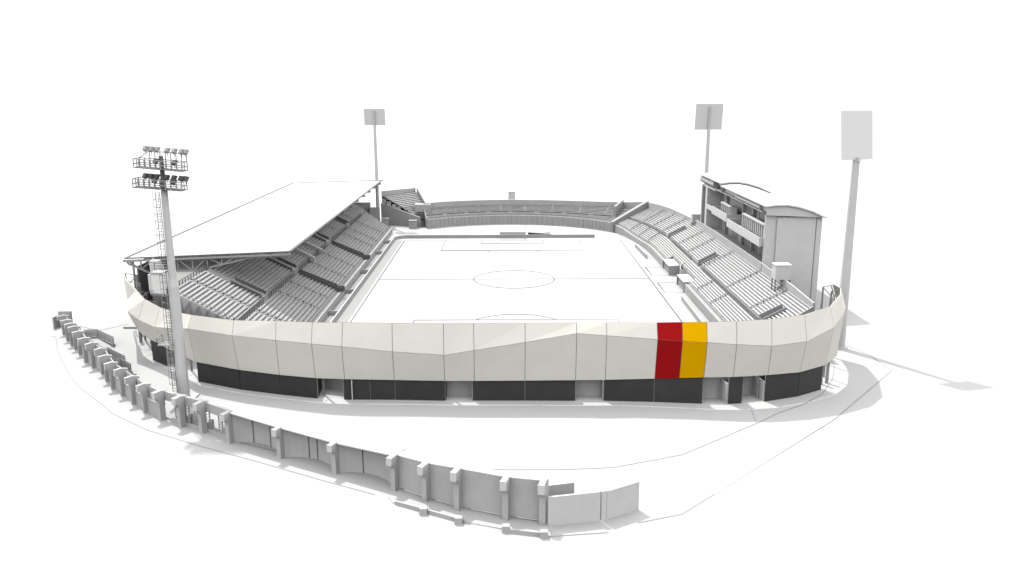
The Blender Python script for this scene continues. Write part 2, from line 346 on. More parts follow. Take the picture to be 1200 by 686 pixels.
def rail_line(root, pts, h=1.0, sp=1.6, m='steel', w=.09, name='railing', mids=(.5,)):
    r = MB()
    for a, b in zip(pts, pts[1:]):
        a = Vector(a); b = Vector(b); L = (b-a).length; k = max(1, round(L/sp)); up = Vector((0, 0, h))
        for i in range(k+1): p_ = a.lerp(b, i/k); r.bar(p_, p_+up, w)
        r.bar(a+up, b+up, w)
        for f in mids: r.bar(a+up*f, b+up*f, w*.7)
    return r.build(name, m, root)

# covered left stand ------------------------------------------------
ls = thing('grandstand', 'roofed grandstand along the left touchline under a flat white canopy', 'grandstand', (-48,10,0))
def lsec(y, fy=None):
    return ((-38,y,1.5),(-47.0,y,5.3),(-48.0,y,5.9),(-58.4,y,11.1))
ys = [-60.5,-40,-20,0,20,40,60,68]
lsecs = [lsec(y) for y in ys]
lsecs.append(((-39.2,69,1.5),(-47.4,76.5,5.3),(-48.3,77.3,5.9),(-57,84,10.2)))
def ly(y):
    for i in range(len(ys)-1):
        if ys[i] <= y <= ys[i+1]: return i+(y-ys[i])/(ys[i+1]-ys[i])
    return len(ys)-1.0
stairs = [(-43.3,-40.4,5.6),(-19.4,-15.8,6.4),(15.8,19.99,5),(44.5,47.5,4.2)]
aisles = [(ly(-51.4), ly(-50.2), 'lu'), (ly(-36.5), ly(-35.3), 'l'), (ly(-27.6), ly(-26.4), 'l'), (ly(-7.6), ly(-6.4), 'l'), (ly(4.4), ly(5.6), 'l'), (ly(32.4), ly(33.6), 'lu'), (ly(41.2), ly(42.4), 'l'), (ly(54), ly(55.2), 'lu')]
sec = make_stand(ls, lsecs, None, 11, 14, aisles=aisles+[(ly(a), ly(b), 'u', 0) for a, b, c in stairs], ms='seat_shaded')
for a, b, L_ in stairs:
    for y in (a, b):
        m = MB(); m.hexa([(-48.1,y-.1,5.5),(-48.1-L_,y-.1,5.5+L_*.5),(-48.1-L_,y+.1,5.5+L_*.5),(-48.1,y+.1,5.5)], [(-48.1,y-.1,6.9),(-48.1-L_,y-.1,6.9+L_*.5),(-48.1-L_,y+.1,6.9+L_*.5),(-48.1,y+.1,6.9)]); m.build('stair_parapet', 'dsteel', ls)
for y in (-4.2, 5.2):
    m = MB(); m.hexa([(-58,y-.5,10.2),(-46.6,y-.5,4.6),(-46.6,y+.5,4.6),(-58,y+.5,10.2)], [(-58,y-.5,12.1),(-46.6,y-.5,6.4),(-46.6,y+.5,6.4),(-58,y+.5,12.1)]); m.build('parting_wall', 'conc', ls)
lt = MB()
for k in range(13):
    x = -38.6-k*1.5; z = 1.6+max(0, -39-x)*.48; lt.bar((x,-60.85,.2),(x-1.5,-60.85,z+.9), .1); lt.bar((x-1.5,-60.85,.2),(x-1.5,-60.85,z+1.2), .12); lt.bar((x,-60.85,z+.6),(x-1.5,-60.85,max(.3,z-2)), .1)
lt.build('end_lattice', 'steel', ls)
# dark stair enclosures running down through the lower tier
for y in (-18.0, 18.0):
    for dy in (-.75, .75):
        m = MB(); m.hexa([(-47,y+dy-.08,5.1),(-39,y+dy-.08,1.6),(-39,y+dy+.08,1.6),(-47,y+dy+.08,5.1)], [(-47,y+dy-.08,6.3),(-39,y+dy-.08,2.9),(-39,y+dy+.08,2.9),(-47,y+dy+.08,6.3)])
        m.build('stair_wall', 'dsteel', ls)
    for dy in (-.8, .65):
        m = MB(); m.box(-39.0,y+dy,1.5,-37.4,y+dy+.15,2.5); m.build('stair_wall', 'dsteel', ls)
for y0, y1 in ((-60.4,-44),(-39.8,-20),(-15,-5),(-3,4.4),(6,15),(20.6,43.8),(48,68)):
    rail_line(ls, [(-47.6,y0,5.35),(-47.6,y1,5.35)], 1.15, 1.5, 'dsteel', .10)
rail_line(ls, [(-58.9,-60.2,11.1),(-58.9,-14,11.1)], 1.0, 1.4, 'dsteel', .12)
rail_line(ls, [(-38.4,-60.3,1.7),(-47,-60.3,5.4),(-48,-60.3,6),(-58.4,-60.3,11.2)], 1.0, 1.5, 'steel', .10)
m = MB(); m.add([(-58.4,-60.4,11.08),(-62.2,-59.2,11.08),(-66.4,-49.5,11.08),(-68,-45,11.08),(-68,84,11.08),(-58.4,84,11.08)], [(0,1,2,3,4,5)])
m.prism([(-58.5,-60.4,10.7),(-62.2,-59.2,10.7),(-66.4,-49.5,10.7),(-68,-45,10.7),(-68,84,10.7),(-58.5,84,10.7)], (0,0,.36))
m.build('upper_concourse', 'deck', ls)
m = MB(); m.wall((-67.6,-45),(-67.6,84),.25,0,10.6); m.wall((-67.6,-45),(-58.6,-59.8),.25,0,10.6); m.build('back_wall', 'conc', ls)
# kiosk block on the concourse
m = MB(); m.box(-68.6,-43.5,0,-66.9,-41.8,13.4); m.build('roof_column', 'conc', ls)
# canopy
R0 = [(-74.2,-40.6,13.4),(-42.9,-40.6,14.6),(-43.3,87.0,14.7),(-74.0,89.9,13.5)]
rf = MB(); rf.hexa([(x,y,z-.15) for x,y,z in R0], R0); roof = rf.build('roof', 'roofing', ls)
tr = MB()
for a, b in zip(R0, R0[1:]+R0[:1]): tr.bar(Vector(a)+Vector((0,0,.03)), Vector(b)+Vector((0,0,.03)), .5, .14)
tr.build('edge_trim', 'dsteel', roof)
fa = MB(); fa.hexa([(-74.6,-40.9,12.7),(-42.8,-40.9,13.95),(-42.8,-40.65,13.95),(-74.6,-40.65,12.7)], [(-74.6,-40.9,13.1),(-42.8,-40.9,14.3),(-42.8,-40.65,14.3),(-74.6,-40.65,13.1)])
fa.build('fascia', 'steel', roof)
def roofz(x): return 13.4+(x+74.2)/31.3*1.2
for i, y in enumerate([-40.2,-33,-24,-15,-4,7,18,29,40,51,62,73,84]):
    tm = MB(); top = lambda x: roofz(x)-.55
    def low(x):
        if x < -67.5: return 9.4+(-67.5-x)/6.7*3.0
        return min(top(x)-.35, 9.4+(x+67.5)/17*4.0)
    xs = [-74.0,-71.5,-69.2,-67.3,-64.5,-61.7,-58.9,-56.1,-53.3,-50.5,-47.5,-43.4]
    tm.bar((xs[0],y,top(xs[0])), (xs[-1],y,top(xs[-1])), .3)
    for a, b in zip(xs, xs[1:]):
        tm.bar((a,y,low(a)), (b,y,low(b)), .28)
    for k, (a, b) in enumerate(zip(xs, xs[1:])):
        tm.bar((a,y,low(a)), (a,y,top(a)), .2)
        if k % 2: tm.bar((a,y,low(a)), (b,y,top(b)), .2)
        else: tm.bar((a,y,top(a)), (b,y,low(b)), .2)
    tm.bar((-67.5,y,9.4), (-73.0,y,4.8), .22); tm.bar((-67.5,y,9.4),(-67.6,y,0), .8); tm.bar((-73.0,y,0),(-73.0,y,12.7), .3)
    tm.build('truss', 'steel', ls)
pu = MB()
for x in (-71,-67,-62,-57.5,-53,-48.5,-45): pu.bar((x,-40.3,roofz(x)-.48),(x,86,roofz(x)-.4), .2, .2)
pu.build('purlins', 'steel', ls)
m = MB()
for z in (0,): m.wall((-72.6,-39.5),(-72.6,84),.2,2.6,11.6)
m.build('outer_screen', 'steel', ls)
m = MB(); m.box(-63.0,-57.6,11.1,-62.6,-57.2,13.9); m.build('white_post', 'white', ls)

# boards and barrier in front of the left stand ----------------------
bar = thing('perimeter_barrier', 'long low grey barrier bending round the far left corner of the pitch', 'barrier', (-35.7,58,0))
c = [(-35.7+4*(1-math.cos(math.radians(a))), 53.8+4*math.sin(math.radians(a))) for a in range(0, 91, 15)]
line = [(-35.7,-45)]+[(-35.7,y) for y in (-20,5,30)]+c+[(-10,57.8),(8,57.8),(25.2,57.8)]
m = MB()
for a, b in zip(line, line[1:]): m.wall(a, b, .16, 0, .95)
m.build('board', 'conc_far', bar)
m = MB()
for a, b in zip(line, line[1:]): m.bar((*a,.98),(*b,.98), .22, .07)
m.build('top_rail', 'white', bar)
for y in (-33,-14,7,32,49):
    m = MB(); m.box(-37.95,y-.08,0,-35.8,y+.08,.95); m.build('cross_gate', 'conc', bar)
for i, (a, b, lb) in enumerate([((35.3,41.5),(35.8,24.4),'short low grey board by the right touchline, the farther of two'),((36.0,-21.5),(35.6,-48),'low grey board by the right touchline nearest the yellow panels')]):
    m = MB(); m.wall(a, b, .25, 0, 1.0); tag(m.build('touchline_board', 'conc'), lb, 'board', 'low boards by the right touchline')
# goal and shelters at the far end ----------------------------------
gl = thing('goal', 'goal frame with net at the far end of the pitch', 'goal', (0.2,53.6,0))
for x in (-3.66, 3.66):
    m = MB(); m.tube((x+.2,53.6,0),(x+.2,53.6,2.44),.07,n=8); m.build('post', 'light', gl)
    m = MB(); m.tube((x+.2,56.4,0),(x+.2,56.4,4.0),.06,n=6); m.bar((x+.2,56.4,2.3),(x+.2,53.6,2.44),.05); m.build('net_pole', 'dsteel', gl)
m = MB(); m.tube((-3.46,53.6,2.44),(3.86,53.6,2.44),.07,n=8); m.build('crossbar', 'light', gl)
m = MB()
for i in range(25): x = -3.46+7.32*i/24; m.bar((x,56.0,0),(x,56.0,2.3),.03); m.bar((x,56.0,2.3),(x,53.6,2.42),.03)
for i in range(8): m.bar((-3.46,56.0,.3*i),(3.86,56.0,.3*i),.03)
m.build('net', 'light', gl)
m = MB(); m.box(-3.8,58.4,0,4.1,60.2,1.7); m.box(-3.9,58.3,1.7,4.2,60.3,1.85)
tag(m.build('equipment_box', 'light'), 'long pale box behind the barrier and the far goal', 'box')
sh = thing('low_shelter', 'long dark low shelter right of the far goal behind the barrier', 'shelter', (8.2,59.3,0))
m = MB(); m.box(4.8,60.0,0,11.8,60.2,1.4); m.box(4.8,58.6,0,5.0,60,1.4); m.box(11.6,58.6,0,11.8,60,1.0); m.build('wall', 'steel', sh)
m = MB(); m.hexa([(4.6,58.4,1.5),(12,58.4,1.0),(12,60.4,1.0),(4.6,60.4,1.5)],[(4.6,58.4,1.68),(12,58.4,1.18),(12,60.4,1.18),(4.6,60.4,1.68)]); m.build('roof', 'conc', sh)

# far curved stand and right stand -----------------------------------
def mk(F, d, depth, zf, zw, zb):
    F = Vector((F[0], F[1])); d = Vector(d).normalized(); w = F+d*(depth*.36); u = F+d*(depth*.36+.8); b = F+d*depth
    return ((F.x,F.y,zf),(w.x,w.y,zw),(u.x,u.y,zw+.5),(b.x,b.y,zb))
far = thing('curved_stand', 'long low curved open stand behind the far goal', 'grandstand', (0,88,0))
fs = [mk((-27.5,76.0),(-.25,1),7.5,3,3.35,5.3), mk((-21,80.2),(-.3,1),7.2,3,3.35,5.35), mk((-14.2,83.0),(-.2,1),7.0,3,3.35,5.4), mk((-7,84.5),(-.1,1),6.9,3,3.35,5.4), mk((0,84.9),(0,1),6.9,3,3.35,5.4),
      mk((8.5,83.9),(.12,1),7.0,3,3.35,5.4), mk((17,80.8),(.28,1),7.6,3,3.4,5.5), mk((25,75.5),(.42,1),9,3,3.5,5.9), mk((30.6,69.3),(.7,1),10.6,3,3.8,6.5), mk((31.5,68.0),(11.8,5.9),12.4,2.9,3.8,6.9)]
far_aisles = [(k+.45, k+.55, 'u') for k in range(0, 8)]
make_stand(far, fs, [7.4,7.4,7.4,7.4,7.4,7.4,7.5,7.7,8.2,8.9], 3, 6, aisles=far_aisles, wallm='conc_far', mt='conc_far', ms='conc')
m = MB()
for i in range(8): 
    a, b = fs[i][1], fs[i+1][1]; q0, q1 = fs[i][2], fs[i+1][2]
    for f0, f1 in ((.03,.86),):
        m.wall(lerp(q0,q1,f0), lerp(q0,q1,f1), .1, a[2], q0[2]+.1, b[2], q1[2]+.1)
m.build('tier_parapet', 'dsteel', far)
for i in range(8):
    a, b = Vector(fs[i][0]), Vector(fs[i+1][0]); L = (b-a).length; k = 5
    for j in range(k):
        p_ = a.lerp(b, j/k); d = (b-a).normalized(); nn = Vector((d.y, -d.x, 0)); p_ = p_+nn*.03
        m = MB(); m.bar((p_.x,p_.y,0.02),(p_.x,p_.y,p_.z-.05), .09, .09); m.build('wall_joint', 'steel', far)
rs = thing('main_stand', 'open stand of white benches along the right touchline and far right corner', 'grandstand', (44,0,0))
rr = [mk((32.3,67.8),(11.4,5.2),12.6,2.6,3.7,6.6), mk((34.2,61.2),(1,.3),12,2.2,3.8,7.3), mk((35.8,53.5),(1,.2),12,1.6,3.9,7.8), mk((37,45),(1,.12),12,1.5,3.9,7.9), mk((37.8,37),(1,.05),12,1.7,3.9,7.9),
      mk((38,30),(1,0),12,1.9,3.9,7.9)]+[mk((38,y),(1,0),12,2,3.9,7.9) for y in (10,-10,-30,-50,-61)]
ry_ = [30,10,-10,-30,-50,-61]
def ry(y):
    for i in range(5):
        if ry_[i] >= y >= ry_[i+1]: return 5+i+(ry_[i]-y)/(ry_[i]-ry_[i+1])
    return 10.
rp = [(4.55, 4.85, 8, 'steel', False), (ry(-4.2), ry(-6.8), 7, 'steel', False), (ry(-53.5), ry(-56), 7, 'steel', False)]
ra = [(1.5,1.6,'lu'), (2.5,2.62,'lu'), (3.6,3.75,'lu'), (ry(20), ry(19), 'u'), (ry(8.5),ry(7.5),'u'), (ry(-9.2), ry(-10.0+.001), 'u'), (ry(-22),ry(-23.0),'l'), (ry(-30.1), ry(-31.2), 'u'), (ry(-34),ry(-35),'l'), (ry(-47.2), ry(-48.3), 'u')]
make_stand(rs, rr, None, 7, 12, pits=rp, aisles=ra, wallm='conc', bench_w=.5, lowgap=(ry(12.0), ry(-14.3), 3))
m = MB()
tops = [8.8,9.2,9.3,9.2,9.2,9.6,10.0,10.0,10.0,9.8,9.3]
for i in range(len(rr)-1): m.wall(rr[i][3], rr[i+1][3], .3, 0, tops[i], 0, tops[i+1])
m.build('back_wall', 'conc', rs)
m = MB(); m.box(49.8,-31.1,8.1,49.84,-31.0,9.95); m.box(49.8,-38.3,8.1,49.84,-38.2,9.85); m.build('wall_joint', 'dsteel', rs)
for pts in ([(rr[i][2][0]-.3, rr[i][2][1]-.1, rr[i][1][2]) for i in range(0, 5)], [(42.9,28,4.0),(42.9,3,4.0)], [(42.9,-9,4.0),(42.9,-61,4.0)]):
    rail_line(rs, pts, 1.1, 1.3, 'steel', .09, mids=(.35,.7))
# radial divider wall between the curved stand and the right stand
m = MB(); m.wall((31.6,67.6),(43.6,73.4),1.5,0,3.4,0,9.3); m.wall((33.0,72.5),(36.3,78.3),.8,0,7.6,0,9.0)
tag(m.build('divider_wall', 'steel'), 'tall sloping wall dividing the curved stand from the right stand', 'wall')

# far left block ------------------------------------------------------
fb = thing('corner_stand', 'small steep walled block of seats in the far left corner', 'grandstand', (-37,84,0))
bs = [((-31.0,79.5,3.1),(-35.2,82.0,5.2),(-35.6,82.2,5.4),(-43.6,86.5,9.3)), ((-27.6,83.5,3.6),(-29.6,88.5,5.4),(-29.8,88.9,5.6),(-33.6,98.5,9.4))]
make_stand(fb, bs, [11.1,10.8], 5, 9, mt='conc_far', ms='conc', wallm='conc_far', side=False, rails=False, aisles=[(.48,.54,'lu')])
m = MB(); m.hexa([(-30.3,78.6,0),(-43.9,85.5,0),(-43.7,85.9,0),(-30.1,79.0,0)], [(-30.3,78.6,3.4),(-43.9,85.5,7.2),(-43.7,85.9,7.2),(-30.1,79.0,3.4)]); m.build('side_wall', 'conc_far', fb)
for k, (x, z) in enumerate([(-42.7,8.4),(-41.0,7.7),(-39.2,6.9),(-37.6,6.2)]):
    y = 78.9+(-30.3-x)*.507
    m = MB(); m.box(x-.75, y+.3, 5, x+.6, y+1.3, z); m.build('stepped_block', 'conc_far', fb)
m = MB(); m.wall((-27.3,84.3),(-32.9,98.3),.45,0,4.8,0,11.0); m.build('side_wall', 'conc_far', fb)
m = MB(); m.box(-32.2,82.2,4.6,-27.0,85.6,7.1); m.build('vomitory_hood', 'conc', fb)
m = MB(); m.box(-32.0,80.4,2.6,-27.3,82.1,4.4); m.build('vomitory_opening', 'dsteel', fb)
for lb, bx in [('square grey cubicle at the foot of the far left corner block', (-33.6,75.9,0,-31.1,77.6,2.6)), ('small grey box beyond the end of the covered stand', (-43.2,80.6,0,-40.8,82.4,2.6))]:
    m = MB(); m.box(*bx); m.box(bx[0]-.08,bx[1]-.08,bx[5],bx[3]+.08,bx[4]+.08,bx[5]+.12); m.box((bx[0]+bx[3])/2-.45,bx[1]-.03,0,(bx[0]+bx[3])/2+.45,bx[1]+.02,2.0)
    tag(m.build('cubicle', 'conc'), lb, 'cubicle')
m = MB(); m.wall((-54.5,84.5),(-47.2,84.5),.3,0,7.6); m.wall((-47.2,82.6),(-43.9,82.6),.3,0,6.2); m.wall((-47.2,84.5),(-47.2,82.6),.3,0,6.2)
tag(m.build('screen_wall', 'conc_far'), 'plain grey screen wall between the covered stand and the corner block', 'wall')

# huts on legs ---------------------------------------------------------
def hut(x0, x1, y, zf, z0, z1, lb):
    h = thing('camera_hut', lb, 'hut', ((x0+x1)/2, y, zf), 'small cabins raised on legs above the stands')
    w = x1-x0
    m = MB(); m.box(x0,y,z0,x1,y+w*.8,z1); m.build('cabin', 'light', h)
    m = MB(); m.box(x0-.1,y-.1,z1,x1+.1,y+w*.8+.1,z1+.14); m.build('roof', 'white', h)
    for (a, b) in ((x0+.1,y+.1),(x1-.1,y+.1),(x0+.1,y+w*.7),(x1-.1,y+w*.7)):
        m = MB(); m.box(a-.08,b-.08,zf,a+.08,b+.08,z0); m.build('leg', 'dsteel', h)
    m = MB(); m.bar((x0+.1,y+.1,zf+.2),(x1-.1,y+.1,z0-.1),.08); m.bar((x1-.1,y+.1,zf+.2),(x0+.1,y+.1,z0-.1),.08); m.bar((x0+.1,y+.1,zf+.9),(x1-.1,y+.1,zf+.9),.08); m.build('brace', 'dsteel', h)
hut(48.3,51.2,-45,7.4,9.7,12.4,'white cabin on legs at the top of the right stand near the camera')
hut(49.0,51.2,31,7.2,8.7,10.9,'grey cabin on legs where the right stand meets the building')
hut(-1.1,1.2,92.0,5.0,7.5,10.0,'pale cabin on legs at the top middle of the curved stand')

# player tunnels -------------------------------------------------------
def tunnel(y0, y1, lb):
    t_ = thing('player_tunnel', lb, 'tunnel', (38, y0, 0), 'boxes at the foot of the right stand')
    for ya, yb in ((y0, y0+.25), (y1-.25, y1)):
        n = 8; prof = [(37.8,0),(37.8,2.35)]
        if ya == y0:
            prof += [(40.9,2.5)]+[(40.9+2.7*math.sin(i/n*math.pi/2), 2.5+2.6*(1-math.cos(i/n*math.pi/2))) for i in range(1, n+1)]+[(43.6,0)]
        else: prof += [(40.9,2.5),(40.9,0)]
        m = MB(); m.prism([(x,ya,z) for x, z in prof], (0,.25,0)); m.build('side_wall', 'conc', t_)
    m = MB(); m.hexa([(37.75,y0+.26,2.2),(40.9,y0+.26,2.35),(40.9,y1-.26,2.35),(37.75,y1-.26,2.2)], [(37.75,y0+.26,2.38),(40.9,y0+.26,2.53),(40.9,y1-.26,2.53),(37.75,y1-.26,2.38)]); m.build('roof', 'white', t_)
    m = MB(); m.box(38.1,y0+.26,.0,38.3,y1-.26,2.15); m.build('front_screen', 'steel', t_)
tunnel(3.4,12.0,'white roofed player tunnel box, the farther of the two'); tunnel(-14.3,-6.3,'white roofed player tunnel box, the nearer of the two')
cw = MB(); n = 10
for (px, py, r, a0, a1) in ((43.6,-1.5,4.0,125,250),):
    pr = [(px+r*math.cos(math.radians(a0+(a1-a0)*i/n)), py+r*math.sin(math.radians(a0+(a1-a0)*i/n))) for i in range(n+1)]
    for i, (a, b) in enumerate(zip(pr, pr[1:])): cw.wall(a, b, .3, 0, 2.6+1.2*abs(i/n*2-1), 0, 2.6+1.2*abs((i+1)/n*2-1))
tag(cw.build('trough_wall', 'conc'), 'curved grey trough wall between the two player tunnels', 'wall')

# main building on the right -------------------------------------------
bd = thing('tribune_building', 'tall building with curved white roofs and balconies behind the right stand', 'building', (56,-1,0))
Y0, Y1 = -30.0, 28.0
m = MB(); m.box(52.8,Y0,0,60.6,Y0+.4,19.2); m.build('end_wall', 'light', bd)
m = MB(); m.box(60.75,Y0+.12,0,61.9,Y1,19.0); m.build('rear_wall', 'mast', bd)
m = MB(); m.box(60.58,Y0+.05,0,60.78,Y0+.3,19.1); m.build('wall_joint', 'dsteel', bd)
m = MB(); m.box(50.45,Y0+.3,0,52.78,Y0+.75,19.6); m.build('corner_pier', 'light', bd)
m = MB(); m.box(54.2,Y0+.42,0,54.5,Y1,19.6); m.build('recessed_wall', 'conc', bd)
m = MB(); m.box(50.45,Y1-1.2,0,54.4,Y1,19.5); m.build('corner_pier', 'conc', bd)
m = MB(); m.box(50.5,Y1-6.5,0,54.3,Y1-4.6,19.4); m.build('corner_pier', 'light', bd)
m = MB(); m.box(50.45,Y0+.8,8.0,54.2,Y1-1.2,8.6); m.build('floor_slab', 'conc', bd)
for i, (a, b, z0, z1) in enumerate([(-27,-20,8.6,12.4),(-19.4,-12.5,8.6,12.4),(-11.9,-6,8.6,12.4),(-4.5,0.5,8.6,12.8),(4,8,8.6,12.8),(13,17,8.6,13.2),(19,21.2,8.6,18),(-26,-13,14.6,18.4),(-9,0,14.9,18.0)]):
    m = MB(); m.box(54.12,a,z0,54.19,b,z1); fr = m.build('window', 'glass', bd)
    m = MB(); m.box(54.04,a-.08,z0,54.11,a+.08,z1); m.box(54.04,b-.08,z0,54.11,b+.08,z1); m.box(54.04,a,z1-.12,54.11,b,z1+.05); m.box(54.04,(a+b)/2-.06,z0,54.11,(a+b)/2+.06,z1); m.build('frame', 'conc', fr)
def balcony(y0, y1, z, x, finrange, finz, depth=3.8):
    m = MB(); m.box(x,y0,z,54.15,y1,z+.35); b_ = m.build('balcony', 'light', bd)
    m = MB(); m.box(x-.02,y0-.02,z+.36,x+.2,y1+.02,z+1.85); m.box(x+.21,y0-.02,z+.36,54.1,y0+.18,z+1.85); m.box(x+.21,y1-.18,z+.36,54.1,y1+.02,z+1.85); m.build('parapet', 'light', b_)
    m = MB(); n = int((finrange[1]-finrange[0])/1.45)
    for i in range(n+1):
        y = finrange[0]+(finrange[1]-finrange[0])*i/n; m.box(x+.95,y-.2,z+.36,x+2.6,y+.2,finz)
    m.build('dividing_fins', 'light', b_)
    m = MB(); m.box(x+.85,finrange[0]-.2,finz+.01,x+1.5,finrange[1]+.2,finz+.3); m.build('booth_roof', 'light', b_)
    m = MB(); m.box(x+2.65,finrange[0],z+.36,x+2.75,finrange[1],finz-.02); m.build('booth_screen', 'dsteel', b_)
    m = MB(); m.box(x+.3,y0+.5,z-.35,53.9,y0+.9,z-.01); m.box(x+.3,(y0+y1)/2,z-.35,53.9,(y0+y1)/2+.4,z-.01); m.box(x+.3,y1-.9,z-.35,53.9,y1-.5,z-.01); m.build('bracket', 'conc', b_)
balcony(-29.1,-2.9,13.1,49.6,(-28.6,-12.5),17.3)
balcony(-1.8,13,13.9,49.8,(-.8,7.5),17.2)
m = MB(); m.box(50.4,13.0,14.0,54.1,21.0,14.3); m.box(50.4,13.0,14.3,50.6,21.0,15.2); m.build('walkway', 'light', bd)
for y in (-1.9,-10.2,13.3):
    m = MB(); m.box(53.4,y-.3,8.6,54.1,y+.3,19.4); m.build('pilaster', 'conc', bd)
def roofpiece(y0, y1, dz, x0=50.0, x1=62.3, name='curved_roof'):
    prof = [(50.0,21.6),(52.0,21.85),(54.4,21.9),(56.7,21.5),(59.6,20.6),(62.3,19.3)]
    lowp = [(x, z-.28) for x, z in prof]
    m = MB(); poly = [(x,y0,z+dz) for x, z in prof]+[(x,y0,z+dz) for x, z in reversed(lowp)]
    m.prism(poly, (0,y1-y0,0)); r_ = m.build(name, 'white', bd)
    m = MB(); pts = [(x, z+dz-.29) for x, z in prof]
    g_ = [(x,y0+.35,z) for x, z in pts]+[(61.9,y0+.35,19.2),(50.5,y0+.35,19.7)]
    m.prism(g_, (0,.25,0)); m.build('gable', 'light' if dz == 0 else 'conc', r_)
    m = MB(); m.bar((62.35,y0,19.3+dz),(62.35,y1,19.3+dz),.16,.16); m.bar((49.93,y0,21.5+dz),(49.93,y1,21.5+dz),.12,.2)
    m.build('eave_trim', 'conc', r_)
    return r_
roofpiece(-30.8,6.0,0)
roofpiece(6.2,28.8,.6)
# drum fascia under the far roof edge and soffit light troughs
m = MB(); m.tube((50.9,28.9,20.9),(50.9,14,20.9),.85,n=20); m.build('round_fascia', 'conc', bd, smooth=True)
m = MB(); m.box(51.15,Y0+.9,20.1,51.3,5.8,21.3); m.build('fascia_board', 'light', bd)
m = MB(); m.box(50.6,-26.5,19.75,53.9,26.0,19.95); m.build('soffit', 'light', bd)
m = MB(); m.tube((50.75,-25,20.5),(50.75,-6,20.5),.38,n=12); m.build('duct', 'white', bd, smooth=True)
m = MB(); m.tube((50.9,14,19.5),(50.9,26,19.5),.38,n=12); m.build('duct', 'white', bd, smooth=True)
m = MB(); m.box(50.6,Y1-.2,0,61.9,Y1+.1,19.4); m.build('far_end_wall', 'conc', bd)

# floodlight masts -------------------------------------------------------
def flat_mast(x, y, ztop, zpan, w, az, lb, r0, r1, split=True, tilt=6):
    r = thing('floodlight_mast', lb, 'floodlight mast', (x, y, 0), 'tall masts with a flat lamp panel')
    m = MB(); n = 20; m.tube((x,y,0),(x,y,zpan+.3),r0,r1,n=n); m.build('shaft', 'mast', r, smooth=True)
    m = MB(); m.tube((x,y,0),(x,y,.35),r0*1.5,r0*1.45,n=20); m.build('base_flange', 'mast', r)
    h = ztop-zpan; ca, sa = math.cos(az), math.sin(az); tt = math.tan(math.radians(tilt))
    def P(u, v, d): # u across, v up, d outward
        return (x+ca*u-sa*(d-tt*(v-h/2)), y+sa*u+ca*(d-tt*(v-h/2)), zpan+v)
    halves = [(-w/2,-.04),(.04,w/2)] if split else [(-w/2, w/2)]
    for a, b in halves:
        m = MB(); m.hexa([P(a,0,.25),P(b,0,.25),P(b,0,.65),P(a,0,.65)],[P(a,h,.25),P(b,h,.25),P(b,h,.65),P(a,h,.65)]); m.build('lamp_panel', 'lamp', r)
    m = MB(); m.bar(P(0,-.3,0),P(0,h*(.9 if split else .05),0),.35 if split else .5); 
    m.build('bracket', 'mast', r)
flat_mast(56.7,-56.7,40.9,32.9,5.7,0.22,'thick mast with single flat lamp panel at right of the facade',.92,.6,split=False,tilt=-9)
flat_mast(-45.0,86,38.1,32.8,6.9,-0.05,'distant thin mast behind the far left corner block',.62,.45)
flat_mast(59.0,60,39.9,32.3,8.2,0.05,'distant mast behind the roofed building on the right',.75,.5)
mt = thing('lattice_floodlight', 'near left mast with two caged lamp platforms and a ladder', 'floodlight mast', (-49.9,-79.9,0))
mx, my = -49.9, -79.9
m = MB(); m.tube((mx,my,0),(mx,my,17),.85,.74,n=24); m.tube((mx,my,17),(mx,my,18.2),.74,.56,n=24,cap=False); m.tube((mx,my,18.2),(mx,my,30.8),.56,.46,n=24); m.build('shaft', 'mast', mt, smooth=True)
m = MB(); m.tube((mx,my,30.8),(mx,my,35.6),.34,.3,n=16); m.build('head_pole', 'dsteel', mt)
m = MB(); m.hexa([(mx-1.5,my-1.1,0),(mx+1.9,my-1.1,0),(mx+1.9,my+1.1,0),(mx-1.5,my+1.1,0)],[(mx-1.5,my-1.1,.25),(mx+1.9,my-1.1,.25),(mx+1.9,my+1.1,.25),(mx-1.5,my+1.1,.25)]); m.build('base_slab', 'white', mt)
lx = mx-1.0
m = MB()
for z0, z1, lxx in ((.3,8.6,mx-1.12),(8.6,19.6,mx-1.02),(19.6,30.6,mx-.84)):
    m.bar((lxx-.3,my-.35,z0),(lxx-.3,my-.35,z1),.07); m.bar((lxx+.3,my-.35,z0),(lxx+.3,my-.35,z1),.07)
    z = z0
    while z < z1: m.bar((lxx-.3,my-.35,z),(lxx+.3,my-.35,z),.05); z += .42
m.build('ladder', 'dsteel', mt)
m = MB()
for z0, z1, lxx in ((2.4,8.6,mx-1.12),(10.8,19.0,mx-1.02),(21.6,30.6,mx-.84)):
    z = z0
    while z < z1:
        for s0, s1 in (((-.38,-.4),(-.38,-1.1)),((-.38,-1.1),(.38,-1.1)),((.38,-1.1),(.38,-.4))): m.bar((lxx+s0[0],my+s0[1],z),(lxx+s1[0],my+s1[1],z),.05)
        z += 1.0
    for sx in (-.38,.38): m.bar((lxx+sx,my-1.1,z0),(lxx+sx,my-1.1,z1),.05)
m.build('ladder_cage', 'steel', mt)
for zc in (8.4, 19.2):
    m = MB(); m.box(mx-2.7,my-1.3,zc,mx-.7,my+.6,zc+.12)
    for a, b in (((mx-2.65,my-1.25),(mx-.7,my-1.25)),((mx-2.65,my-1.25),(mx-2.65,my+.55)),((mx-2.65,my+.55),(mx-.7,my+.55))):
        for zz in (.45,.85,1.2): m.bar((*a,zc+zz),(*b,zc+zz),.07)
        m.bar((*a,zc),(*a,zc+1.2),.08); m.bar((*b,zc),(*b,zc+1.2),.08); mid = lerp(a,b,.5); m.bar((*mid,zc),(*mid,zc+1.2),.06)
    m.build('rest_platform', 'light' if zc > 15 else 'steel', mt)
